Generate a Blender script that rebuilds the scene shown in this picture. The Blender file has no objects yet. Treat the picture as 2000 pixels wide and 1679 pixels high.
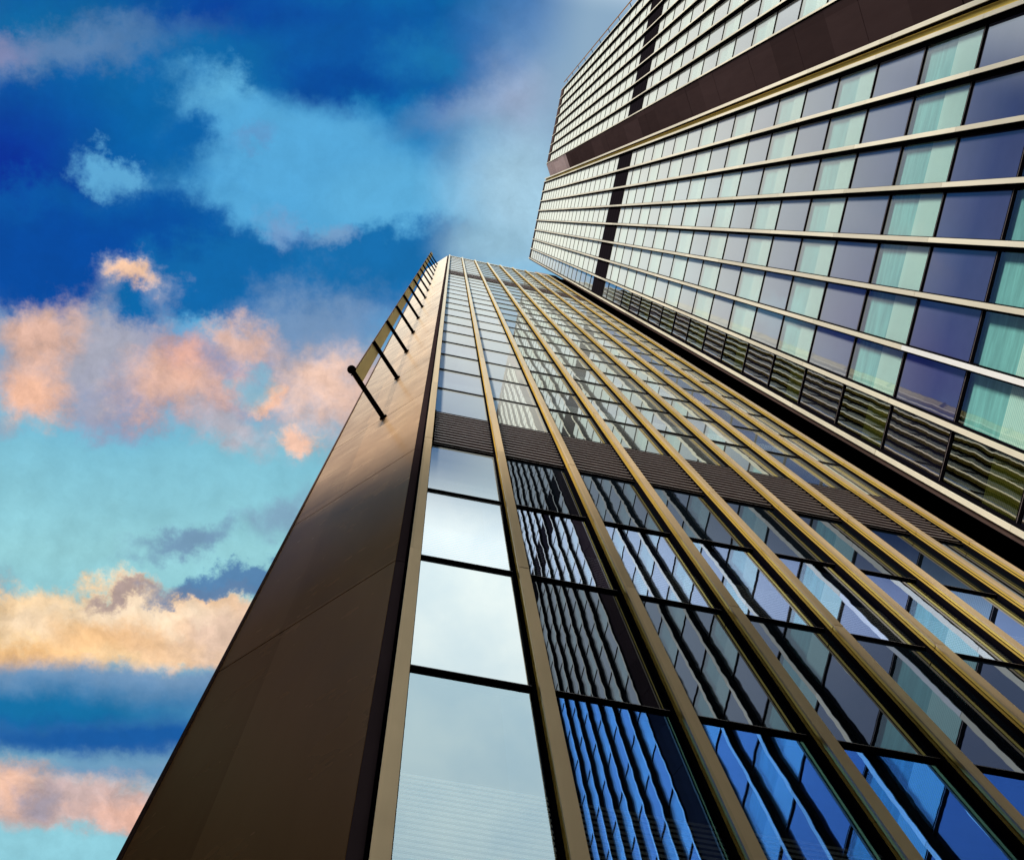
import bpy, math, random
from mathutils import Vector, Matrix, Euler
random.seed(7)
sc = bpy.context.scene
col = sc.collection
S = 3.8                      # metres per storey; all plan numbers below are in storeys
# ------------------------------------------------------------------ camera
F_PX = 2523.14
CAM = (-0.0937, -1.00766, -2.90885)
EUL = (2.9774521, 0.0440863, -0.1994101)
cd = bpy.data.cameras.new('camera'); cam = bpy.data.objects.new('camera', cd); col.objects.link(cam)
cd.sensor_width = 36.0; cd.lens = F_PX / 2000.0 * 36.0; cd.clip_start = 0.05; cd.clip_end = 5000
cam.location = [c * S for c in CAM]; cam.rotation_euler = EUL
sc.camera = cam
RM = Euler(EUL).to_matrix()
def az(px, py):
    """direction in the sky (east/up, north/up) that corresponds to a place in the photograph's sky"""
    v = RM @ Vector(((px - 1000) / F_PX, -(py - 839.5) / F_PX, -1.0))
    return Vector((v.x / v.z, v.y / v.z, 0))
# ------------------------------------------------------------------ view
sc.view_settings.view_transform = 'Standard'; sc.view_settings.look = 'None'
sc.view_settings.exposure = 0.0; sc.view_settings.gamma = 1.0
try: sc.view_settings.use_curve_mapping = False
except Exception: pass
SUN_EL, SUN_AZ = math.radians(38), math.radians(225)     # azimuth clockwise from +y: the sun stands over -x,-y
def lin(c):
    return tuple(((v / 255.0) / 12.92 if v <= 10 else ((v / 255.0 + 0.055) / 1.055) ** 2.4) for v in c)
# ------------------------------------------------------------------ sky
world = bpy.data.worlds.new('World'); sc.world = world; world.use_nodes = True
class NT:
    def __init__(self, tree): self.t = tree; self.n = tree.nodes; self.l = tree.links
    def new(self, typ, **kw):
        n = self.n.new(typ)
        for k, v in kw.items(): setattr(n, k, v)
        return n
    def put(self, sock, v):
        if isinstance(v, bpy.types.NodeSocket): self.l.new(v, sock)
        elif v is not None: sock.default_value = v
    def math(self, op, a, b=None, c=None, clamp=False):
        n = self.new('ShaderNodeMath', operation=op); n.use_clamp = clamp
        self.put(n.inputs[0], a)
        if b is not None: self.put(n.inputs[1], b)
        if c is not None: self.put(n.inputs[2], c)
        return n.outputs[0]
    def vec(self, op, a, b=None, out=0):
        n = self.new('ShaderNodeVectorMath', operation=op); self.put(n.inputs[0], a)
        if b is not None:
            self.put(n.inputs[3] if op == 'SCALE' else n.inputs[1], b)
        return n.outputs['Value'] if out else n.outputs[0]
    def mix(self, f, a, b, blend='MIX'):
        n = self.new('ShaderNodeMix', data_type='RGBA', blend_type=blend)
        self.put(n.inputs[0], f); self.put(n.inputs[6], a); self.put(n.inputs[7], b)
        return n.outputs[2]
    def ramp(self, v, a, b, lo=0.0, hi=1.0, interp='SMOOTHSTEP'):
        n = self.new('ShaderNodeMapRange', interpolation_type=interp)
        self.put(n.inputs[0], v); self.put(n.inputs[1], a); self.put(n.inputs[2], b)
        self.put(n.inputs[3], lo); self.put(n.inputs[4], hi)
        return n.outputs[0]
    def noise(self, v, scale, detail=2.0, rough=0.5, dist=0.0, col=False):
        n = self.new('ShaderNodeTexNoise'); self.put(n.inputs['Vector'], v)
        n.inputs['Scale'].default_value = scale; n.inputs['Detail'].default_value = detail
        n.inputs['Roughness'].default_value = rough; n.inputs['Distortion'].default_value = dist
        return n.outputs[1] if col else n.outputs[0]
W = NT(world.node_tree)
bg = world.node_tree.nodes['Background']
tc = W.new('ShaderNodeTexCoord').outputs['Generated']
sep = W.new('ShaderNodeSeparateXYZ'); W.put(sep.inputs[0], tc)
zc = W.math('MAXIMUM', sep.outputs[2], 0.12)
u = W.math('DIVIDE', sep.outputs[0], zc); v = W.math('DIVIDE', sep.outputs[1], zc)
cmb = W.new('ShaderNodeCombineXYZ'); W.put(cmb.inputs[0], u); W.put(cmb.inputs[1], v); UV = cmb.outputs[0]
def half(vsock, k):
    return W.vec('SCALE', W.vec('SUBTRACT', vsock, (0.5, 0.5, 0.5)), k)
warp1 = half(W.noise(UV, 14.0, 5.0, 0.62, col=True), 0.075)
warp2 = half(W.noise(UV, 70.0, 8.0, 0.72, col=True), 0.027)
UVW = W.vec('ADD', W.vec('ADD', UV, warp1), warp2)
UVS = W.vec('ADD', UV, W.vec('SCALE', W.vec('ADD', warp1, warp2), 0.45))
fb = W.noise(UV, 26.0, 7.0, 0.62); fb2 = W.noise(UV, 9.0, 5.0, 0.6)
def srgb(c): return (*lin(c), 1.0)
# base: deep blue high in the picture, paler towards the lower part of it
gy0, gy1 = az(500, 0), az(500, 1679)
gd = (gy1 - gy0); gl = gd.length; gdir = gd / gl
gt = W.math('DIVIDE', W.vec('DOT_PRODUCT', W.vec('SUBTRACT', UVS, tuple(gy0)), tuple(gdir), out=1), gl)
cr = W.new('ShaderNodeValToRGB'); W.put(cr.inputs[0], gt)
e = cr.color_ramp.elements
e[0].position = 0.0; e[0].color = srgb((8, 100, 170)); e[1].position = 1.0; e[1].color = srgb((142, 205, 220))
for p_, c_ in ((0.13, (20, 118, 182)), (0.22, (84, 168, 218)), (0.42, (92, 175, 220)), (0.5, (128, 195, 216)), (0.62, (150, 208, 216))):
    x = e.new(p_); x.color = srgb(c_)
C = cr.outputs[0]
def blob(px, py, rx, ry, rot, color, soft=0.35, rough=0.9, amount=1.0, fine=True):
    global C
    c = az(px, py); a = math.radians(rot)
    ax = az(px + rx * math.cos(a), py + rx * math.sin(a)) - c
    ay = az(px - ry * math.sin(a), py + ry * math.cos(a)) - c
    det = ax.x * ay.y - ax.y * ay.x
    ia = (ay.y / det, -ay.x / det, 0); ib = (-ax.y / det, ax.x / det, 0)
    d = W.vec('SUBTRACT', UVW if fine else UVS, tuple(c))
    p = W.vec('DOT_PRODUCT', d, ia, out=1); q = W.vec('DOT_PRODUCT', d, ib, out=1)
    cb = W.new('ShaderNodeCombineXYZ'); W.put(cb.inputs[0], p); W.put(cb.inputs[1], q)
    r = W.vec('LENGTH', cb.outputs[0], out=1)
    n = W.math('MULTIPLY', W.math('SUBTRACT', fb if fine else fb2, 0.5), rough * 1.6)
    soft = soft * 1.3 + 0.08
    m = W.math('MULTIPLY', W.ramp(W.math('ADD', r, n), 1.0 + soft, 1.0 - soft), amount)
    C = W.mix(m, C, srgb(color))
B_ = blob
# high dark clouds
B_(620, 60, 760, 120, 2, (6, 104, 170), 0.35, 0.5, fine=False)
B_(330, 215, 300, 120, -10, (8, 104, 170), 0.4, 0.7)
B_(380, 18, 330, 40, 2, (0, 62, 156), 0.6, 0.5, 0.9, fine=False)
B_(745, 115, 240, 88, 8, (4, 86, 164), 0.3, 0.6)
B_(660, 170, 90, 40, 20, (0, 72, 156), 0.5, 0.7, 0.8)
B_(830, 120, 70, 50, 0, (30, 130, 185), 0.7, 0.9, 0.6)
B_(140, 40, 160, 60, 0, (6, 105, 160), 0.6, 0.8, 0.7)
B_(1060, 50, 110, 90, -10, (90, 135, 190), 0.7, 0.3, 0.8, fine=False)
# bright patch between, its lit rims
B_(440, 215, 90, 50, 30, (96, 178, 222), 0.45, 1.0)
B_(590, 310, 230, 100, 10, (86, 170, 220), 0.2, 0.5, fine=False)
B_(780, 390, 150, 70, -5, (92, 174, 220), 0.3, 0.4, fine=False)
# left dark mass
B_(70, 330, 300, 190, 0, (0, 98, 168), 0.35, 0.7)
B_(-20, 400, 210, 190, 20, (2, 36, 150), 0.6, 0.5, fine=False)
B_(350, 280, 60, 45, 0, (4, 100, 172), 0.35, 0.9)
B_(220, 345, 75, 36, 25, (92, 168, 214), 0.3, 1.3)
# mauve streak
B_(110, 108, 200, 40, -10, (96, 132, 176), 0.6, 0.6, 0.85)
B_(0, 110, 60, 30, 0, (135, 140, 180), 0.7, 0.5, 0.8)
# middle dark band
B_(260, 480, 330, 95, 10, (4, 94, 168), 0.2, 0.55)
B_(110, 510, 260, 110, 0, (0, 74, 160), 0.4, 0.5)
B_(530, 545, 270, 78, 3, (12, 104, 172), 0.15, 0.5)
B_(745, 525, 200, 72, -12, (20, 110, 174), 0.2, 0.45)
B_(560, 455, 42, 28, 50, (120, 160, 205), 0.6, 1.0, 0.8)
B_(665, 470, 40, 20, 0, (125, 165, 205), 0.6, 1.0, 0.8)
B_(690, 640, 110, 34, -25, (84, 134, 186), 0.5, 0.5, 0.75, fine=False)
# pink and grey cloud bank
B_(300, 730, 360, 100, 3, (150, 155, 186), 0.25, 0.8)
B_(120, 700, 180, 95, 0, (168, 170, 186), 0.35, 0.9)
B_(600, 650, 150, 85, -8, (118, 152, 192), 0.4, 0.8)
B_(640, 770, 110, 90, -10, (186, 178, 186), 0.45, 0.7)
B_(265, 560, 70, 40, 10, (150, 165, 195), 0.4, 1.0)
B_(262, 552, 48, 26, 5, (252, 206, 172), 0.35, 0.9)
B_(75, 665, 70, 55, -25, (242, 186, 152), 0.55, 1.2, 0.7)
B_(60, 780, 55, 50, 0, (240, 188, 160), 0.6, 0.9)
B_(345, 765, 100, 46, 8, (240, 188, 158), 0.55, 1.1, 0.8)
B_(375, 700, 50, 40, 0, (246, 180, 148), 0.6, 1.2, 0.7)
B_(478, 665, 56, 46, 20, (240, 192, 166), 0.5, 1.1, 0.8)
B_(640, 755, 75, 60, 0, (244, 202, 178), 0.6, 0.9, 0.85)
B_(515, 785, 32, 30, 0, (250, 196, 164), 0.4, 0.9)
B_(440, 850, 95, 36, 20, (190, 180, 188), 0.6, 1.0, 0.85)
B_(588, 868, 30, 22, 0, (246, 200, 176), 0.5, 1.0)
B_(490, 760, 34, 34, 0, (140, 190, 212), 0.5, 0.9, 0.9)
B_(270, 605, 46, 34, 0, (6, 104, 172), 0.5, 0.9)
B_(20, 850, 30, 20, 0, (150, 165, 185), 0.7, 0.8, 0.7)
# pale veil near the towers
B_(1030, 370, 130, 190, 4, (172, 208, 226), 0.55, 0.2, 0.85, fine=False)
B_(945, 480, 80, 40, -5, (150, 192, 214), 0.5, 0.3, 0.75, fine=False)
B_(985, 195, 150, 32, -16, (140, 166, 202), 0.6, 0.5, 0.7, fine=False)
B_(1030, 190, 60, 60, 0, (168, 180, 208), 0.8, 0.4, 0.6, fine=False)
B_(500, 275, 40, 14, -30, (100, 150, 200), 0.7, 1.0, 0.6)
# small grey clouds
B_(365, 1062, 100, 26, -12, (116, 150, 182), 0.45, 1.1, 0.9)
B_(560, 1015, 52, 32, -40, (128, 160, 188), 0.6, 0.9, 0.8)
B_(5, 1150, 40, 30, 0, (130, 165, 185), 0.6, 0.9, 0.7)
# cumulus
B_(150, 1225, 250, 92, 2, (250, 214, 166), 0.1, 0.55)
B_(370, 1225, 190, 72, 10, (248, 208, 168), 0.14, 0.6)
B_(490, 1260, 130, 60, 12, (236, 204, 180), 0.3, 0.7)
B_(250, 1185, 130, 26, 8, (254, 232, 202), 0.6, 1.0, 0.9)
B_(60, 1210, 90, 30, 0, (254, 228, 194), 0.6, 1.0, 0.8)
B_(190, 1235, 90, 40, 0, (244, 194, 138), 0.6, 0.8, 0.8)
B_(20, 1285, 120, 24, 3, (250, 196, 132), 0.6, 0.8, 0.9)
B_(235, 1155, 60, 12, -5, (170, 150, 150), 0.5, 1.0, 0.85)
B_(450, 1140, 140, 26, -7, (86, 130, 176), 0.25, 0.8, 0.95)
B_(390, 1158, 90, 14, -3, (100, 132, 170), 0.4, 0.8, 0.9)
# blue cloud bands under it
B_(240, 1345, 560, 48, 2, (118, 154, 190), 0.25, 0.3, fine=False)
B_(80, 1385, 420, 52, 2, (18, 112, 166), 0.5, 0.35, fine=False)
B_(260, 1440, 440, 36, 1, (24, 92, 164), 0.45, 0.3, fine=False)
B_(240, 1500, 480, 26, 0, (96, 132, 178), 0.8, 0.4, 0.8, fine=False)
B_(180, 1570, 400, 62, 4, (206, 180, 176), 0.35, 0.6)
B_(20, 1530, 60, 40, 0, (240, 190, 160), 0.6, 0.8, 0.8)
B_(270, 1590, 80, 32, 0, (244, 190, 166), 0.6, 0.8, 0.8)
B_(80, 1560, 50, 30, 0, (160, 160, 182), 0.6, 0.9, 0.7)
B_(120, 1665, 200, 36, 0, (146, 208, 222), 0.35, 0.8)
tex = W.math('ADD', W.math('MULTIPLY', W.math('SUBTRACT', W.noise(UVS, 46.0, 8.0, 0.68), 0.5), 0.20), 1.0)
tex2 = W.math('ADD', W.math('MULTIPLY', W.math('SUBTRACT', W.noise(UVS, 15.0, 6.0, 0.6), 0.5), 0.16), 1.0)
# relief of the lit cloud heaps: their noise compared with itself a step towards the low sun
sep2 = W.new('ShaderNodeSeparateColor'); W.put(sep2.inputs[0], C)
heap = W.ramp(sep2.outputs[0], 0.18, 0.62)
stp = tuple(az(470, 560) - az(500, 600))
UVB = W.vec('ADD', UV, half(W.noise(UV, 30.0, 4.0, 0.6, col=True), 0.03))
rel = W.math('SUBTRACT', W.noise(UVB, 20.0, 9.0, 0.66), W.noise(W.vec('ADD', UVB, stp), 20.0, 9.0, 0.66))
relief = W.math('ADD', W.math('MULTIPLY', W.math('MULTIPLY', rel, heap), 1.15), 1.0)
dark = W.math('ADD', W.math('MULTIPLY', W.math('MULTIPLY', rel, W.math('SUBTRACT', 1.0, heap)), 0.28), 1.0)
paint = W.vec('SCALE', C, W.math('MULTIPLY', W.math('MULTIPLY', tex, tex2), W.math('MULTIPLY', relief, dark)))
# the rest of the sky, behind and beside the viewer: bright overcast with drifting structure
ov = W.mix(W.ramp(fb2, 0.3, 0.72), (1.3, 1.5, 1.58, 1), (1.65, 1.75, 1.7, 1))
south = W.ramp(v, -0.165, -0.25)
east = W.ramp(u, 0.10, 0.3)
west = W.ramp(u, -0.34, -0.6)
sky = W.mix(east, paint, (0.62, 0.70, 0.74, 1))
gapm = W.math('MULTIPLY', W.ramp(u, 0.02, 0.075), W.ramp(v, -0.02, -0.11))
sky = W.mix(gapm, sky, (0.27, 0.42, 0.58, 1))
sky = W.mix(west, sky, (0.26, 0.21, 0.18, 1))
sky = W.mix(south, sky, ov)
low = W.ramp(sep.outputs[2], 0.87, 0.58)
sky = W.mix(low, sky, (0.17, 0.135, 0.11, 1))
nish = W.new('ShaderNodeTexSky', sky_type='NISHITA'); nish.sun_disc = False
nish.sun_elevation = SUN_EL; nish.sun_rotation = SUN_AZ
# clear air seen through: a little of the physical sky, the clouds over it
final = W.mix(0.96, W.vec('SCALE', nish.outputs[0], 0.07), sky)
W.put(bg.inputs[0], final); bg.inputs[1].default_value = 1.0
# ------------------------------------------------------------------ sun
sd = bpy.data.lights.new('sun', 'SUN'); sd.energy = 5.0; sd.angle = math.radians(9); sd.color = (1.0, 0.93, 0.80)
so = bpy.data.objects.new('sun', sd); col.objects.link(so)
sv = Vector((math.sin(SUN_AZ) * math.cos(SUN_EL), math.cos(SUN_AZ) * math.cos(SUN_EL), math.sin(SUN_EL)))
so.rotation_euler = (-sv).to_track_quat('-Z', 'Y').to_euler(); so.location = sv * 300
sc.cycles.max_bounces = 8; sc.cycles.glossy_bounces = 6; sc.cycles.diffuse_bounces = 3
sc.cycles.transparent_max_bounces = 12; sc.cycles.caustics_reflective = False; sc.cycles.caustics_refractive = False
# ------------------------------------------------------------------ materials
def mat(name):
    m = bpy.data.materials.new(name); m.use_nodes = True
    t = NT(m.node_tree); m.node_tree.nodes.clear()
    out = t.new('ShaderNodeOutputMaterial'); return m, t, out
def principled(t, out, **kw):
    p = t.new('ShaderNodeBsdfPrincipled')
    for k, v_ in kw.items(): t.put(p.inputs[k.replace('_', ' ')], v_)
    t.l.new(p.outputs[0], out.inputs[0]); return p
def pos(t): return t.new('ShaderNodeNewGeometry').outputs['Position']
def metal(name, c, metallic, rough, seg=0.10, bump=0.0, streak=0.0, sheen=0.0):
    m, t, out = mat(name); P = pos(t)
    # every cover strip is two storeys long and comes from its own anodising batch
    s = t.new('ShaderNodeSeparateXYZ'); t.put(s.inputs[0], P)
    cz = t.math('FLOOR', t.math('DIVIDE', t.math('SUBTRACT', s.outputs[2], 0.95 * S), 2 * S))
    cx = t.math('FLOOR', t.math('DIVIDE', t.math('ADD', s.outputs[0], 0.1), 0.3372 * S)); cy = t.math('FLOOR', t.math('DIVIDE', s.outputs[1], 0.3372 * S))
    cb = t.new('ShaderNodeCombineXYZ'); t.put(cb.inputs[0], cx); t.put(cb.inputs[1], cy); t.put(cb.inputs[2], cz)
    wn = t.new('ShaderNodeTexWhiteNoise'); wn.noise_dimensions = '3D'; t.put(wn.inputs[0], cb.outputs[0])
    k = t.math('ADD', t.math('MULTIPLY', t.math('SUBTRACT', wn.outputs[0], 0.5), 2 * seg), 1.0)
    sc_ = t.vec('MULTIPLY', P, (1.0, 1.0, 0.12))
    n1 = t.noise(sc_, 2.5, 4, 0.6)
    k = t.math('MULTIPLY', k, t.math('ADD', t.math('MULTIPLY', t.math('SUBTRACT', n1, 0.5), 0.35 + streak), 1.0))
    colr = t.vec('SCALE', (c[0], c[1], c[2]), k)
    r = t.math('ADD', t.math('MULTIPLY', t.noise(P, 1.3, 3, 0.6), 0.12), rough - 0.06)
    d = t.new('ShaderNodeBsdfDiffuse'); t.put(d.inputs[0], colr)
    g_ = t.new('ShaderNodeBsdfGlossy'); t.put(g_.inputs[0], colr); t.put(g_.inputs['Roughness'], r)
    mx = t.new('ShaderNodeMixShader'); mx.inputs[0].default_value = metallic
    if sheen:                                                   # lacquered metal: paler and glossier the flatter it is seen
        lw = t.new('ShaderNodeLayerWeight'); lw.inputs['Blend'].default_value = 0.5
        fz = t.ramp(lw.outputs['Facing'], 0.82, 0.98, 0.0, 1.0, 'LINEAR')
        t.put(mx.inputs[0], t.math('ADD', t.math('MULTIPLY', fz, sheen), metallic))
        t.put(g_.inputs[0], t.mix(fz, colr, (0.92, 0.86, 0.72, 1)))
    t.l.new(d.outputs[0], mx.inputs[1]); t.l.new(g_.outputs[0], mx.inputs[2]); t.l.new(mx.outputs[0], out.inputs[0])
    return m
M = {}
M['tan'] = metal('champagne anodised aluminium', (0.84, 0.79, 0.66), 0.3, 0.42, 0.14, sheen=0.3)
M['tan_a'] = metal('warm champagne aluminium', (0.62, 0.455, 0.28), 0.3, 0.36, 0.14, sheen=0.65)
M['pale'] = metal('whiter aluminium strip', (0.95, 0.96, 0.98), 0.2, 0.35, 0.02)  # one cover strip, whiter than its neighbours
M['gold'] = metal('polished gold anodised profile', (0.88, 0.60, 0.14), 0.45, 0.3, 0.08)
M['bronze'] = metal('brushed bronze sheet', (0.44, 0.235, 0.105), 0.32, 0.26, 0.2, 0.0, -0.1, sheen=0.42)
M['brown'] = metal('dark brown sheet', (0.11, 0.075, 0.07), 0.5, 0.45, 0.2)
M['skylit'] = metal('taupe sheet', (0.52, 0.40, 0.40), 0.2, 0.35, 0.25)  # recess tops: light from the sky put into a paler colour
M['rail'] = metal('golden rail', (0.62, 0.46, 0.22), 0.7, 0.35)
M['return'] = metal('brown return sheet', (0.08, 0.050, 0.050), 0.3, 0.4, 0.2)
M['yellow'] = metal('yellow painted rail', (0.85, 0.55, 0.12), 0.0, 0.5)
M['umber'] = metal('dark umber sheet', (0.040, 0.026, 0.028), 0.3, 0.45, 0.2)
def plain(name, c, rough=0.5, metallic=0.0, var=0.3, scale=3.0):
    m, t, out = mat(name)
    n = t.noise(pos(t), scale, 4, 0.6)
    k = t.math('ADD', t.math('MULTIPLY', t.math('SUBTRACT', n, 0.5), var), 1.0)
    principled(t, out, Base_Color=t.vec('SCALE', c, k), Roughness=rough, Metallic=metallic)
    return m
M['black'] = plain('black gasket and frame', (0.005, 0.0045, 0.007), 0.5)
M['black'].node_tree.nodes['Principled BSDF'].inputs['Specular IOR Level'].default_value = 0.0
M['void'] = plain('dark recess lining', (0.012, 0.010, 0.014), 0.8)
M['void'].node_tree.nodes['Principled BSDF'].inputs['Specular IOR Level'].default_value = 0.0
M['louvre'] = plain('dark brown louvre blade', (0.26, 0.21, 0.21), 0.45, 0.3)
M['slat'] = plain('pale blind slat', (0.93, 0.94, 0.86), 0.6, 0.0, 0.06)
M['room'] = plain('room behind the glass', (0.05, 0.07, 0.10), 0.8)
M['roof'] = plain('roof gravel', (0.25, 0.24, 0.23), 0.9, 0, 0.5, 6)
M['paving'] = plain('granite paving', (0.22, 0.21, 0.20), 0.7, 0, 0.5, 2)
def wavy(t, amp, z_axis_amp=0.5):
    """float glass with roller waves: a slightly different normal from place to place, each pane its own"""
    P = pos(t); s = t.new('ShaderNodeSeparateXYZ'); t.put(s.inputs[0], P)
    pi = t.new('ShaderNodeCombineXYZ')
    t.put(pi.inputs[0], t.math('FLOOR', t.math('DIVIDE', s.outputs[0], 0.3372 * S)))
    t.put(pi.inputs[1], t.math('FLOOR', t.math('DIVIDE', t.math('ADD', s.outputs[1], 0.35), 0.3372 * S)))
    t.put(pi.inputs[2], t.math('FLOOR', t.math('DIVIDE', s.outputs[2], S)))
    wn = t.new('ShaderNodeTexWhiteNoise'); wn.noise_dimensions = '3D'; t.put(wn.inputs[0], pi.outputs[0])
    off = t.vec('SCALE', wn.outputs[1], 40.0)
    q = t.vec('ADD', t.vec('MULTIPLY', P, (0.55, 0.55, 1.0)), off)
    n1 = t.vec('SUBTRACT', t.noise(q, 0.9, 1.0, 0.5, col=True), (0.5, 0.5, 0.5))
    n2 = t.vec('SUBTRACT', t.noise(t.vec('MULTIPLY', q, (0.4, 0.4, 1.0)), 5.0, 0.0, 0.5, col=True), (0.5, 0.5, 0.5))
    w = t.vec('ADD', t.vec('SCALE', n1, amp * 2.2), t.vec('SCALE', n2, amp * 0.9))
    w = t.vec('MULTIPLY', w, (1.0, 1.0, z_axis_amp))
    N = t.new('ShaderNodeNewGeometry').outputs['Normal']
    return t.vec('NORMALIZE', t.vec('ADD', N, w))
def fres(t, base, grazing=1.0, ior=1.5):
    lw = t.new('ShaderNodeLayerWeight'); lw.inputs['Blend'].default_value = 0.5
    f = t.math('POWER', lw.outputs['Facing'], 4.0)
    return t.math('ADD', t.math('MULTIPLY', f, grazing - base), base)
def painted_sky_film(t, mx, lo, hi, amount, c=(0.80, 0.86, 0.85)):
    """pale colour mixed in at flat viewing angles, painting a bright sky reflection"""
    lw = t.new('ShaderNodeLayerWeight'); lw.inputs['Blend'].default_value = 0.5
    d = t.new('ShaderNodeBsdfDiffuse'); d.inputs[0].default_value = (*c, 1)  # diffuse colour in place of a mirrored white sky
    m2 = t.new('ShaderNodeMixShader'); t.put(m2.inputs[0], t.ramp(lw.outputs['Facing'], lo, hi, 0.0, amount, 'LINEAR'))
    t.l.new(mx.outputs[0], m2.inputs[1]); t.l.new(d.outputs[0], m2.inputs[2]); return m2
def glass_vision(name, refl, tint, base, grazing, amp, sky_film=(0.7, 0.95, 0.85)):
    m, t, out = mat(name)
    N = wavy(t, amp)
    g = t.new('ShaderNodeBsdfGlossy'); g.inputs['Roughness'].default_value = 0.0
    g.inputs['Color'].default_value = (*refl, 1); t.put(g.inputs['Normal'], N)
    tr = t.new('ShaderNodeBsdfTransparent'); tr.inputs['Color'].default_value = (*tint, 1)
    mx = t.new('ShaderNodeMixShader'); t.put(mx.inputs[0], fres(t, base, grazing))
    t.l.new(tr.outputs[0], mx.inputs[1]); t.l.new(g.outputs[0], mx.inputs[2]); mx = painted_sky_film(t, mx, *sky_film)
    t.l.new(mx.outputs[0], out.inputs[0])
    return m
def glass_spandrel(name, refl, body, base, grazing, amp, sky_film=(0.7, 0.95, 0.85), rough=0.0):
    m, t, out = mat(name)
    N = wavy(t, amp)
    P = pos(t)
    g = t.new('ShaderNodeBsdfGlossy'); g.inputs['Roughness'].default_value = rough
    g.inputs['Color'].default_value = (*refl, 1); t.put(g.inputs['Normal'], N)
    d = t.new('ShaderNodeBsdfDiffuse')
    k = t.math('ADD', t.math('MULTIPLY', t.math('SUBTRACT', t.noise(P, 0.9, 5, 0.65), 0.5), 0.5), 1.0)
    t.put(d.inputs[0], t.vec('SCALE', body, k))
    mx = t.new('ShaderNodeMixShader'); t.put(mx.inputs[0], fres(t, base, grazing))
    t.l.new(d.outputs[0], mx.inputs[1]); t.l.new(g.outputs[0], mx.inputs[2]); mx = painted_sky_film(t, mx, *sky_film)
    t.l.new(mx.outputs[0], out.inputs[0])
    return m
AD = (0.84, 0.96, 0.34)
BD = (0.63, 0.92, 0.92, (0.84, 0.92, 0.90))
# wing A (faces the viewer): neutral coated glass;  tower B: purple and teal
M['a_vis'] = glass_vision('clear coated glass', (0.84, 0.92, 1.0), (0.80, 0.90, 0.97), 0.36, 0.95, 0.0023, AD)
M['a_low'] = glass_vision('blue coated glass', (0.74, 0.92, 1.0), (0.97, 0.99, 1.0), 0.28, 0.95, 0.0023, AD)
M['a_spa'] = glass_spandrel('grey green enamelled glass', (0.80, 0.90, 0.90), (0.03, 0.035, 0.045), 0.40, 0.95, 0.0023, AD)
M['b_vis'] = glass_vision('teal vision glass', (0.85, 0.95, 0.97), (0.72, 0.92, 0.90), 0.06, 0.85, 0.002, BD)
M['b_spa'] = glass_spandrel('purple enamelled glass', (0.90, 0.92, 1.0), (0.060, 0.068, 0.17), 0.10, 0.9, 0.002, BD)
M['a_vis0'] = glass_vision('coated glass with painted sky reflection', (0.92, 0.97, 1.0), (0.80, 0.90, 0.97), 0.45, 0.95, 0.0023, (0.76, 0.92, 0.62, (0.86, 0.92, 0.95)))  # left bays: pale sky reflection put into the tint and film
M['a_spa0'] = glass_spandrel('enamelled glass with painted sky reflection', (0.92, 0.97, 0.97), (0.10, 0.12, 0.13), 0.45, 0.95, 0.0023, (0.76, 0.92, 0.62, (0.86, 0.92, 0.93)))  # same left bays, sky paleness put into the body colour
M['a_low1'] = glass_vision('coated glass with painted cobalt reflection', (0.09, 0.31, 1.0), (0.95, 1.0, 1.0), 0.68, 0.95, 0.0023, AD)  # same glass in the other bays, mirrored tower's blue put into the tint
M['a_vis1'] = glass_vision('coated glass with painted lavender reflection', (0.52, 0.66, 1.0), (0.90, 0.95, 1.0), 0.74, 0.95, 0.0023, AD)  # lavender cast of the mirrored tower put into the tint
M['a_spa1'] = glass_spandrel('enamelled glass with painted dark reflection', (0.28, 0.34, 0.46), (0.008, 0.014, 0.022), 0.40, 0.95, 0.0023, AD)  # darkness of the mirrored tower put into the panel colour
M['b_dvis'] = glass_vision('corner glass with painted dark reflection', (0.80, 0.92, 1.0), (0.24, 0.26, 0.10), 0.26, 0.95, 0.004, (0.86, 0.935, 0.8))  # corner bay copy, dark mirrored fins put into the tint
M['b_dspa'] = glass_spandrel('corner panel with painted dark reflection', (0.80, 0.85, 1.0), (0.006, 0.006, 0.014), 0.26, 0.95, 0.004, (0.86, 0.935, 0.8))  # black of the mirrored fins put into the body colour
def curtain_mat(name, c):
    m, t, out = mat(name); P = pos(t)
    n = t.noise(t.vec('MULTIPLY', P, (0.4, 0.4, 3.0)), 1.2, 5, 0.7)
    k = t.ramp(n, 0.3, 0.75, 0.75, 1.25)
    principled(t, out, Base_Color=t.vec('SCALE', c, k), Roughness=0.9)
    return m
M['b_cur'] = curtain_mat('teal lining behind the glass', (0.34, 0.60, 0.60))
M['a_cur'] = curtain_mat('dim room lining', (0.02, 0.05, 0.12))
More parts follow.
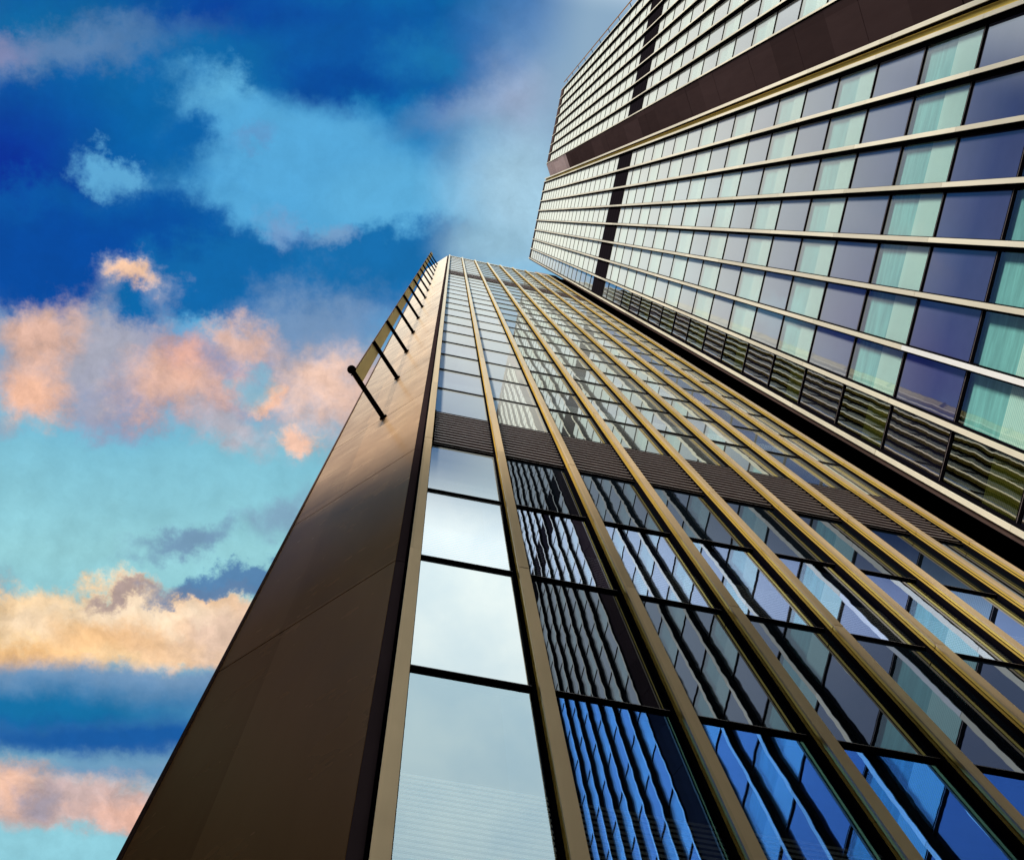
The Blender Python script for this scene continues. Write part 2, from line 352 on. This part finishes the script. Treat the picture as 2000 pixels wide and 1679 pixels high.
# ------------------------------------------------------------------ mesh helpers
class MB:
    def __init__(self): self.v = []; self.f = []; self.m = []; self.mats = []
    def mi(self, name):
        if name not in self.mats: self.mats.append(name)
        return self.mats.index(name)
    def hexa(self, p, name):
        b = len(self.v); self.v += [tuple(q) for q in p]; k = self.mi(name)
        for f in ((0, 3, 2, 1), (4, 5, 6, 7), (0, 1, 5, 4), (1, 2, 6, 5), (2, 3, 7, 6), (3, 0, 4, 7)):
            self.f.append(tuple(b + i for i in f)); self.m.append(k)
    def quad(self, p, name):
        b = len(self.v); self.v += [tuple(q) for q in p]; self.f.append(tuple(range(b, b + len(p)))); self.m.append(self.mi(name))
    def prism(self, poly, z0, z1, name, top=None):
        b = len(self.v); n = len(poly)
        self.v += [(x, y, z0) for x, y in poly] + [(x, y, z1) for x, y in poly]
        k = self.mi(name)
        for i in range(n):
            j = (i + 1) % n; self.f.append((b + i, b + j, b + n + j, b + n + i)); self.m.append(k)
        self.f.append(tuple(b + n + i for i in range(n))); self.m.append(self.mi(top or name))
        self.f.append(tuple(b + i for i in reversed(range(n)))); self.m.append(k)
    def cyl(self, a, b_, r, name, n=10, r2=None):
        a = Vector(a); b_ = Vector(b_); d = (b_ - a).normalized()
        x = d.orthogonal().normalized(); y = d.cross(x); o = len(self.v); r2 = r if r2 is None else r2
        for P, rr in ((a, r), (b_, r2)):
            for i in range(n):
                t = 2 * math.pi * i / n; self.v.append(tuple(P + x * rr * math.cos(t) + y * rr * math.sin(t)))
        k = self.mi(name)
        for i in range(n):
            j = (i + 1) % n; self.f.append((o + i, o + j, o + n + j, o + n + i)); self.m.append(k)
        self.f.append(tuple(o + i for i in reversed(range(n)))); self.m.append(k)
        self.f.append(tuple(o + n + i for i in range(n))); self.m.append(k)
    def ball(self, c, r, name, n=12):
        o = len(self.v); k = self.mi(name); c = Vector(c)
        for i in range(1, n // 2):
            ph = math.pi * i / (n // 2)
            for j in range(n):
                th = 2 * math.pi * j / n
                self.v.append(tuple(c + Vector((math.sin(ph) * math.cos(th), math.sin(ph) * math.sin(th), math.cos(ph))) * r))
        rows = n // 2 - 1
        for i in range(rows - 1):
            for j in range(n):
                a = o + i * n + j; b = o + i * n + (j + 1) % n
                self.f.append((a, a + n, b + n, b)); self.m.append(k)
        self.f.append(tuple(o + j for j in range(n))); self.m.append(k)
        self.f.append(tuple(o + (rows - 1) * n + j for j in reversed(range(n)))); self.m.append(k)
    def build(self, name, parent=None, smooth=False):
        me = bpy.data.meshes.new(name)
        me.from_pydata([tuple(c * S for c in q) for q in self.v], [], self.f)
        for nm in self.mats: me.materials.append(M[nm])
        me.polygons.foreach_set('material_index', self.m)
        if smooth: me.polygons.foreach_set('use_smooth', [True] * len(self.f))
        me.update()
        o = bpy.data.objects.new(name, me); col.objects.link(o)
        if parent is not None:
            o.parent = parent
            o.matrix_parent_inverse = parent.matrix_basis.inverted()
        return o
def thing(name, label, cat, loc, group=None):
    o = bpy.data.objects.new(name, None); o.location = [c * S for c in loc]; col.objects.link(o)
    o['label'] = label; o['category'] = cat
    if group: o['group'] = group
    return o
class Frame:
    """a facade plane: u runs along it, v stands out from it towards the street, z up"""
    def __init__(self, o, du, dv, gl=-0.040):
        self.gl = gl; self.o = Vector((*o, 0)); self.du = Vector((*du, 0)); self.dv = Vector((*dv, 0))
    def P(self, u, v, z): return tuple(self.o + self.du * u + self.dv * v + Vector((0, 0, z)))
    def box(self, mb, u0, u1, v0, v1, z0, z1, name):
        P = self.P
        mb.hexa([P(u0, v0, z0), P(u1, v0, z0), P(u1, v1, z0), P(u0, v1, z0), P(u0, v0, z1), P(u1, v0, z1), P(u1, v1, z1), P(u0, v1, z1)], name)
    def quad(self, mb, u0, u1, v, z0, z1, name, tilt=0.0):
        P = self.P
        pts = [P(u0, v, z0), P(u1, v, z0), P(u1, v + tilt, z1), P(u0, v + tilt, z1)]
        # wind so that the face looks to the street
        a, b, c = Vector(pts[0]), Vector(pts[1]), Vector(pts[2])
        if (b - a).cross(c - a).dot(self.dv) < 0: pts.reverse()
        mb.quad(pts, name)
GZ = CAM[2] - 1.6 / S          # ground
GL = -0.040                    # glass plane behind the fin fronts
FW = 0.0345
def fin(parent, fr, u1, z0, z1, w=FW, side='gold', special=None, wide=1):
    """u1: right edge of the cover strip. Cover strips are two storeys long with an open joint between."""
    mb = MB(); zc = [z0]; k = math.floor((z0 - 0.95) / 2) + 1
    while 0.95 + 2 * k < z1: zc.append(0.95 + 2 * k); k += 1
    zc.append(z1)
    g = 0.0022
    for a, b in zip(zc[:-1], zc[1:]):
        jit = random.uniform(-0.0006, 0.0006)
        fr.box(mb, u1 - w, u1, -0.006, jit, a + g, b - g, 'pale' if special and abs((a + b) / 2 - special) < 0.9 else ('tan_a' if side == 'gold' else 'tan'))
        fr.box(mb, u1 - w + 0.0023, u1 - 0.004, -0.0155, -0.0062, a + g * 2, b - g * 2, side)
        fr.box(mb, u1 - w + 0.0012, u1 - 0.001, -0.0265, -0.0215, a + g, b - g, side)
    fr.box(mb, u1 - w + 0.008, u1 - 0.009, -0.0204, -0.0156, z0, z1, 'black')
    ex = 0.001 if side == 'gold' else 0.005
    fr.box(mb, u1 - w - 0.006 - ex * wide, u1 + 0.003 + ex, fr.gl - 0.006, -0.0272 + ex, z0, z1, 'black')
    return mb.build('fin', parent)
def transom(parent, fr, u0, u1, z, h=0.025, front=-0.032):
    mb = MB()
    front += fr.gl + 0.040
    fr.box(mb, u0, u1, fr.gl - 0.007, fr.gl + 0.004, z - h / 2, z + h / 2, 'black')
    fr.box(mb, u0, u1, fr.gl + 0.004, front, z - h * 0.30, z + h * 0.18, 'black')
    fr.box(mb, u0, u1, front, front + 0.001, z - h * 0.05, z + h * 0.02, 'louvre')
    return mb.build('transom', parent)
def louvres(parent, fr, u0, u1, z0, z1, n=13):
    mb = MB()
    fr.box(mb, u0, u1, -0.085, -0.075, z0, z1, 'void')
    for i in range(n):
        z = z0 + (i + 0.5) * (z1 - z0) / n; d = (z1 - z0) / n
        P = fr.P; h = d * 0.26; t = 0.004
        a0, a1 = -0.070, -0.030
        mb.hexa([P(u0, a0, z + h), P(u1, a0, z + h), P(u1, a1, z - h), P(u0, a1, z - h),
                 P(u0, a0, z + h + t), P(u1, a0, z + h + t), P(u1, a1, z - h + t), P(u0, a1, z - h + t)], 'louvre')
        fr.box(mb, u0, u1, -0.030, -0.027, z - h - 0.002, z - h + t + 0.006, 'louvre')
    fr.box(mb, u0, u0 + 0.006, -0.05, -0.022, z0, z1, 'black'); fr.box(mb, u1 - 0.006, u1, -0.05, -0.022, z0, z1, 'black')
    return mb.build('louvre_panel', parent)
def blind(parent, fr, u0, u1, z, n, gap=0.012, top=0.46, cover=0.58):
    mb = MB()
    for i in range(n):
        a = z + 0.03 + i * (top - 0.03) / n; d = (top - 0.03) / n
        fr.quad(mb, u0, u1, fr.gl - gap, a, a + d * cover, 'slat', tilt=0.0)
    return mb.build('blind', parent)
def glazing(parent, fr, edges, rows, vis_mat, spa_mat, near, lo_mat=None, lining='b_cur', skip=(), dark0=False):
    """edges: (u0,u1) of each bay; rows: storey indexes. The panes in 'near' are parts, the rest one part."""
    rest = MB(); n = 0
    for j in rows:
        if j in skip: continue
        vis = (j % 2 == 1)
        nm = (lo_mat if (lo_mat and j <= -1) else vis_mat) if vis else spa_mat
        for i, (a, b) in enumerate(edges):
            t = rest; nq = nm
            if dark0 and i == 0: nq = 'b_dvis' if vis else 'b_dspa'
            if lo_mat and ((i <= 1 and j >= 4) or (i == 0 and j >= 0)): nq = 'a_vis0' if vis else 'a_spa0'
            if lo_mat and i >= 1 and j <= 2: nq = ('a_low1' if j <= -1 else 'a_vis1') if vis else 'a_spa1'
            if (i, j) in near: t = MB(); n += 1
            ty = random.uniform(-0.0004, 0.0004)
            fr.quad(t, a, b, fr.gl + ty, j + 0.010, j + 0.990, nq, tilt=random.uniform(-0.0009, 0.0009))
            if t is not rest: t.build('window', parent)
    o = rest.build('window', parent); o['kind'] = 'stuff'
    back = MB()
    for j in rows:
        if j in skip: continue
        GL = fr.gl
        k0 = 1 if dark0 else 0
        if j % 2 == 1: fr.box(back, edges[k0][0], edges[-1][1], GL - 0.036, GL - 0.024, j, j + 1, lining)
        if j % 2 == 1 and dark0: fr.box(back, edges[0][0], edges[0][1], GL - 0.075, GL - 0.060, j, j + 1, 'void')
        fr.box(back, edges[0][0], edges[-1][1], GL - 0.10, GL - 0.004, j - 0.012, j + 0.012, 'black')
    back.build('room_lining', parent)
# ------------------------------------------------------------------ ground
mb = MB(); mb.quad([(-300, -300, GZ), (300, -300, GZ), (300, 300, GZ), (-300, 300, GZ)], 'paving')
g = mb.build('ground'); g['kind'] = 'structure'
# ------------------------------------------------------------------ wing A: the glass face straight above the viewer, with the bronze flank
ZA = 31.2; SP = 0.33718; XE = 2.625
bw = 2.782764                   # plane of tower B
A = thing('office_block', 'lower glass block with tan fins and a bronze metal flank, rising at the centre', 'building', (1.2, 0.5, GZ))
fa = Frame((0, 0), (1, 0), (0, -1))
fin_u = [i * SP for i in range(8)] + [XE]
for x in fin_u: fin(A, fa, x, GZ, ZA + 0.15)
bays_a = [(fin_u[i], fin_u[i + 1] - FW) for i in range(8)]
LOUV = {3: (3.0, 4.0), 21: (20.9, 22.4)}
rows_a = list(range(-4, 31))
near = {(i, j) for j in range(-2, 11) for i in range(8)} - {(i, 3) for i in range(8)}
glazing(A, fa, bays_a, rows_a, 'a_vis', 'a_spa', near, 'a_low', lining='a_cur', skip=(3, 21))
for j in rows_a + [31]:
    if j == 22:
        transom(A, fa, 0, XE - FW, 22.4); continue
    transom(A, fa, 0, XE - FW, j if j != 21 else 20.95)
for k, (z0, z1) in LOUV.items():
    for a, b in bays_a: louvres(A, fa, a + 0.004, b - 0.004, z0 + 0.02, z1 - 0.02, 13 if k == 3 else 18)
for j in range(-3, 31, 2):
    if j in (3, 21): continue
    blind(A, fa, 0, XE - FW, j, 19, cover=0.56)
# bronze flank C
K = 1.02
cr_ = (CAM[0] + 0.022 * K, CAM[1] + 1.03 * K); cdir = (-0.722, 0.692); CW = 0.6426 * K
fc = Frame(cr_, cdir, (-0.692, -0.722))
zj = [GZ] + [0.92 + 1.9 * k for k in range(-2, 17)] ; zj = [z for z in zj if z < ZA] + [ZA + 0.12]
for a, b in zip(zj[:-1], zj[1:]):
    mb = MB(); fc.box(mb, 0.0, CW - 0.008, -0.012, 0.0, a + 0.006, b - 0.006, 'bronze'); mb.build('metal_panel', A)
mb = MB(); fc.box(mb, CW - 0.006, CW + 0.004, -0.03, 0.006, GZ, ZA + 0.14, 'brown'); mb.build('edge_trim', A)
# narrow return strip between flank and first fin
mb = MB()
x0 = cr_[0]; x1 = -FW - 0.002
for a, b in zip(zj[:-1], zj[1:]):
    fa.box(mb, x0 + 0.001, x1 - 0.004, -(cr_[1]) - 0.010, -(cr_[1]), a + 0.003, b - 0.003, 'umber')
fa.box(mb, x1 - 0.004, x1, -0.06, -0.012, GZ, ZA, 'black')
mb.build('corner_strip', A)
mb = MB()
c_l = (cr_[0] + cdir[0] * CW + 0.692 * 0.013, cr_[1] + cdir[1] * CW + 0.722 * 0.013)
c_r = (cr_[0] + 0.692 * 0.013 + 0.002, cr_[1] + 0.722 * 0.013)
mb.prism([c_r, (XE, c_r[1] + 0.11), (XE, 3.2), (c_l[0] + 0.4, 3.2), c_l], GZ, ZA, 'void', 'roof')
mb.build('core_wall', A)
mb = MB(); fa.box(mb, 0, XE, -0.13, -0.022, 31.02, ZA + 0.1, 'tan'); mb.build('parapet', A)
# rods and the fin blade they carry
rods_u = 0.281 * K
zr = [z for z in zj if 4 < z < ZA - 0.5]
for i, z in enumerate(zr):
    mb = MB(); L = 0.345 if i == 0 else 0.325
    mb.cyl(fc.P(rods_u, -0.005, z), fc.P(rods_u, L, z), 0.0155, 'black', 12)
    mb.cyl(fc.P(rods_u, 0.0, z), fc.P(rods_u, 0.012, z), 0.024, 'black', 12)
    if i == 0: mb.ball(fc.P(rods_u, L, z), 0.027, 'black')
    mb.build('support_rod', A, smooth=False)
bl = thing('vertical_blade', 'thin bronze blade held off the bronze flank by a ladder of black rods', 'blade', fc.P(rods_u, 0.27, zr[0]))
mb = MB()
fc.box(mb, rods_u + 0.011, rods_u + 0.015, 0.235, 0.315, zr[0] - 0.01, ZA + 0.2, 'rail')
mb.build('sheet', bl)
mb = MB(); fc.box(mb, rods_u + 0.0115, rods_u + 0.0205, 0.3155, 0.321, zr[0] - 0.02, ZA + 0.21, 'brown'); mb.build('edge_rail', bl)
# ------------------------------------------------------------------ tower B, near part
ZB = 43.2
fb_ = Frame((bw - 0.014, 0), (0, -1), (-1, 0), -0.054)
def yb(q): return 1.00766 + (q - 1.00766) * 0.9951      # fin fronts stand 0.014 storeys nearer than the measured plane
def facade_b(T, ks, y0, step, ztop, near, strip=True):
    us = [yb(y0 + step * k) for k in ks]
    w = 0.030 if T.name == 'tall_tower' else 0.022
    if T.name == 'tall_tower': dark0 = True
    else: dark0 = False
    for q, x in enumerate(us): fin(T, fb_, x + w / 2, GZ, ztop + 0.1, w, 'black', 3.95 if (T.name == 'tall_tower' and q == 2) else None, 2.7 if q >= 4 or T.name != 'tall_tower' else 1)  # side profiles black instead of gold: their shade put into the colour
    bays = [(us[i] + w / 2, us[i + 1] - w / 2) for i in range(len(us) - 1)]
    rows = list(range(-4, int(ztop)))
    glazing(T, fb_, bays, rows, 'b_vis', 'b_spa', near, lining='b_cur', skip=(21,), dark0=dark0)
    for j in rows + [int(ztop)]:
        if j == 21: continue
        transom(T, fb_, us[0], us[-1], j if j != 22 else 22.42, h=0.052)
    mb = MB(); fb_.box(mb, us[0], us[-1], -0.075, -0.042, 20.62, 22.42, 'void')
    for q in range(5):
        z = 20.8 + q * 0.36; fb_.box(mb, us[0], us[-1], -0.0419, -0.040, z, z + 0.01, 'black')
    mb.build('plant_louvre', T)
    for j in range(-3, int(ztop), 2):
        if j == 21: continue
        blind(T, fb_, us[0], us[-1], j, 22, cover=0.84)
    mb = MB(); fb_.box(mb, us[0] - w / 2, us[-1] + w / 2, -0.12, -0.015, int(ztop) + 0.02, ztop + 0.06, 'brown'); mb.build('parapet', T)
    return us
B = thing('tall_tower', 'taller tower part right of the block, purple and teal panes beside the corner gap', 'building', (3.5, -1.4, GZ))
nearB = {(i, j) for i in range(8) for j in range(2, 14)}
usB = facade_b(B, range(9), 0.0917, 0.33744, ZB, nearB)
# recess edges: outer tan strips with slanted golden backs on both ends
def edge_strip(T, u0, u1, side):
    mb = MB(); P = fb_.P
    z = GZ
    while z < ZB:
        z2 = min(z + 2, ZB)
        fb_.box(mb, min(u0, u1), max(u0, u1), -0.008, 0.0, z + 0.003, z2 - 0.003, 'tan')
        z = z2
    mb.build('edge_strip', T)
u_end = usB[-1] + 0.015
mb = MB()
fb_.box(mb, u_end + 0.002, u_end + 0.075, -0.07, -0.046, GZ, ZB, 'gold')
mb.build('gilded_panel', B)
edge_strip(B, u_end + 0.076, u_end + 0.112, 1)
REC0 = u_end + 0.112; REC1 = 3.435
mb = MB(); fb_.box(mb, usB[0] - 0.050, usB[0] - 0.017, -0.05, -0.020, GZ, ZB, 'brown'); mb.build('corner_trim', B)
mb = MB()
mb.prism([(bw + 0.14, -usB[0] + 0.03), (bw + 0.14, -(u_end + 0.08)), (bw + 0.065, -(u_end + 0.085)), (bw + 0.01, -REC0), (bw + 2.4, -REC0), (bw + 2.4, -usB[0] + 0.03)], GZ, ZB, 'void', 'roof')
mb.build('core_wall', B)
mb = MB()
fb_.box(mb, usB[0] - 0.052, usB[0] - 0.05, -1.2, -0.02, GZ, ZB, 'void')
mb.build('recess_wall', B)
# back of the corner gap
mb = MB(); mb.prism([(XE + 0.002, 0.16), (bw + 1.6, 0.16), (bw + 1.6, 0.3), (XE + 0.002, 0.3)], GZ, 35.0, 'void'); mb.prism([(XE + 0.002, 0.15), (bw + 0.5, 0.15), (bw + 0.5, 0.31), (XE + 0.002, 0.31)], 35.0, 36.6, 'skylit'); mb.build('gap_wall', A)  # pale cap, coloured as if lit from above
# ------------------------------------------------------------------ tower B, far part beyond the recess
D = thing('tower_wing', 'far tower part beyond the deep dark brown recess, small panes, at top right', 'building', (3.5, -4.6, GZ))
n_d = 9
nearD = {(i, j) for i in range(8) for j in range(11, 24) if j != 21}
nearD = set(sorted(nearD, key=lambda q: q[1])[:96])
usD = facade_b(D, range(n_d), 3.47, 2.60 / (n_d - 1), 43.9, nearD)
mb = MB()
for z0 in range(-4, 43, 2):
    q_ = random.uniform(0, 0.003); nm = 'skylit' if z0 >= 36 else 'return'  # upper panels painted paler, as lit by the open sky
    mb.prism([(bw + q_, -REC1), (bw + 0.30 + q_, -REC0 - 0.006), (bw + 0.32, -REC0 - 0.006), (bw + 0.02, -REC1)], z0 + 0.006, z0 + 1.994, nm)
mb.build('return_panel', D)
mb = MB()
e_y = -(usD[-1] + 0.016)
mb.prism([(bw + 0.14, -REC1 - 0.010), (bw + 0.14, e_y), (bw + 1.0, e_y - 0.86), (bw + 2.4, e_y - 0.86), (bw + 2.4, -REC1 - 0.010)], GZ, 43.85, 'void', 'roof')
mb.build('core_wall', D)
mb = MB(); mb.prism([(bw + 0.02, e_y - 0.004), (bw + 0.99, e_y - 0.97), (bw + 1.01, e_y - 0.95), (bw + 0.04, e_y + 0.002)], GZ, 43.9, 'bronze'); mb.build('end_wall', D)
mb = MB(); mb.prism([(bw + 1.3, -REC0), (bw + 1.4, -REC0), (bw + 1.4, -REC1), (bw + 1.3, -REC1)], GZ, 43, 'void'); mb.build('recess_back', D)
# golden rail on brackets off the end wall
R = thing('facade_rail', 'thin yellow rail on small brackets off the top right building edge', 'rail', (bw - 0.1, -6.25, 20))
mb = MB(); mb.prism([(bw - 0.022, -6.26), (bw + 0.006, -6.29), (bw + 0.016, -6.28), (bw - 0.012, -6.25)], 14, 43.3, 'yellow'); mb.build('rail_bar', R)
for k in range(15):
    z = 14.3 + k * 2
    mb = MB(); mb.cyl((bw + 0.002, -6.27, z), (bw + 0.1, e_y - 0.06, z), 0.008, 'black', 8); mb.build('bracket', R)

# ------------------------------------------------------------------ two unseen blocks, added to shade the lower floors and darken reflections
def block(name, label, x0, y0, x1, y1, h, face):
    T = thing(name, label, 'building', ((x0 + x1) / 2, (y0 + y1) / 2, GZ))
    mb = MB(); mb.prism([(x0, y0), (x1, y0), (x1, y1), (x0, y1)], GZ, CAM[2] + h, 'brown', 'roof'); mb.build('wall', T)
    mb = MB(); z = GZ + 0.6; top = CAM[2] + h - 0.3
    while z < top:
        if face == 'x':
            mb.prism([(x1 + 0.001, y0 + 0.2), (x1 + 0.03, y0 + 0.2), (x1 + 0.03, y1 - 0.2), (x1 + 0.001, y1 - 0.2)], z, z + 0.42, 'black')
        else:
            mb.prism([(x0 + 0.2, y1 + 0.001), (x1 - 0.2, y1 + 0.001), (x1 - 0.2, y1 + 0.03), (x0 + 0.2, y1 + 0.03)], z, z + 0.42, 'black')
        z += 1.0
    mb.build('window_band', T)
block('brown_shade_block', 'added unseen block that shades the bronze flank and darkens its reflections', -8.0, -7.0, -4.0, 9.0, 10.2, 'x')
block('street_shade_block', 'added unseen block that shades the foot of the glass block', -3.6, -13.0, 9.0, -8.6, 14.3, 'y')
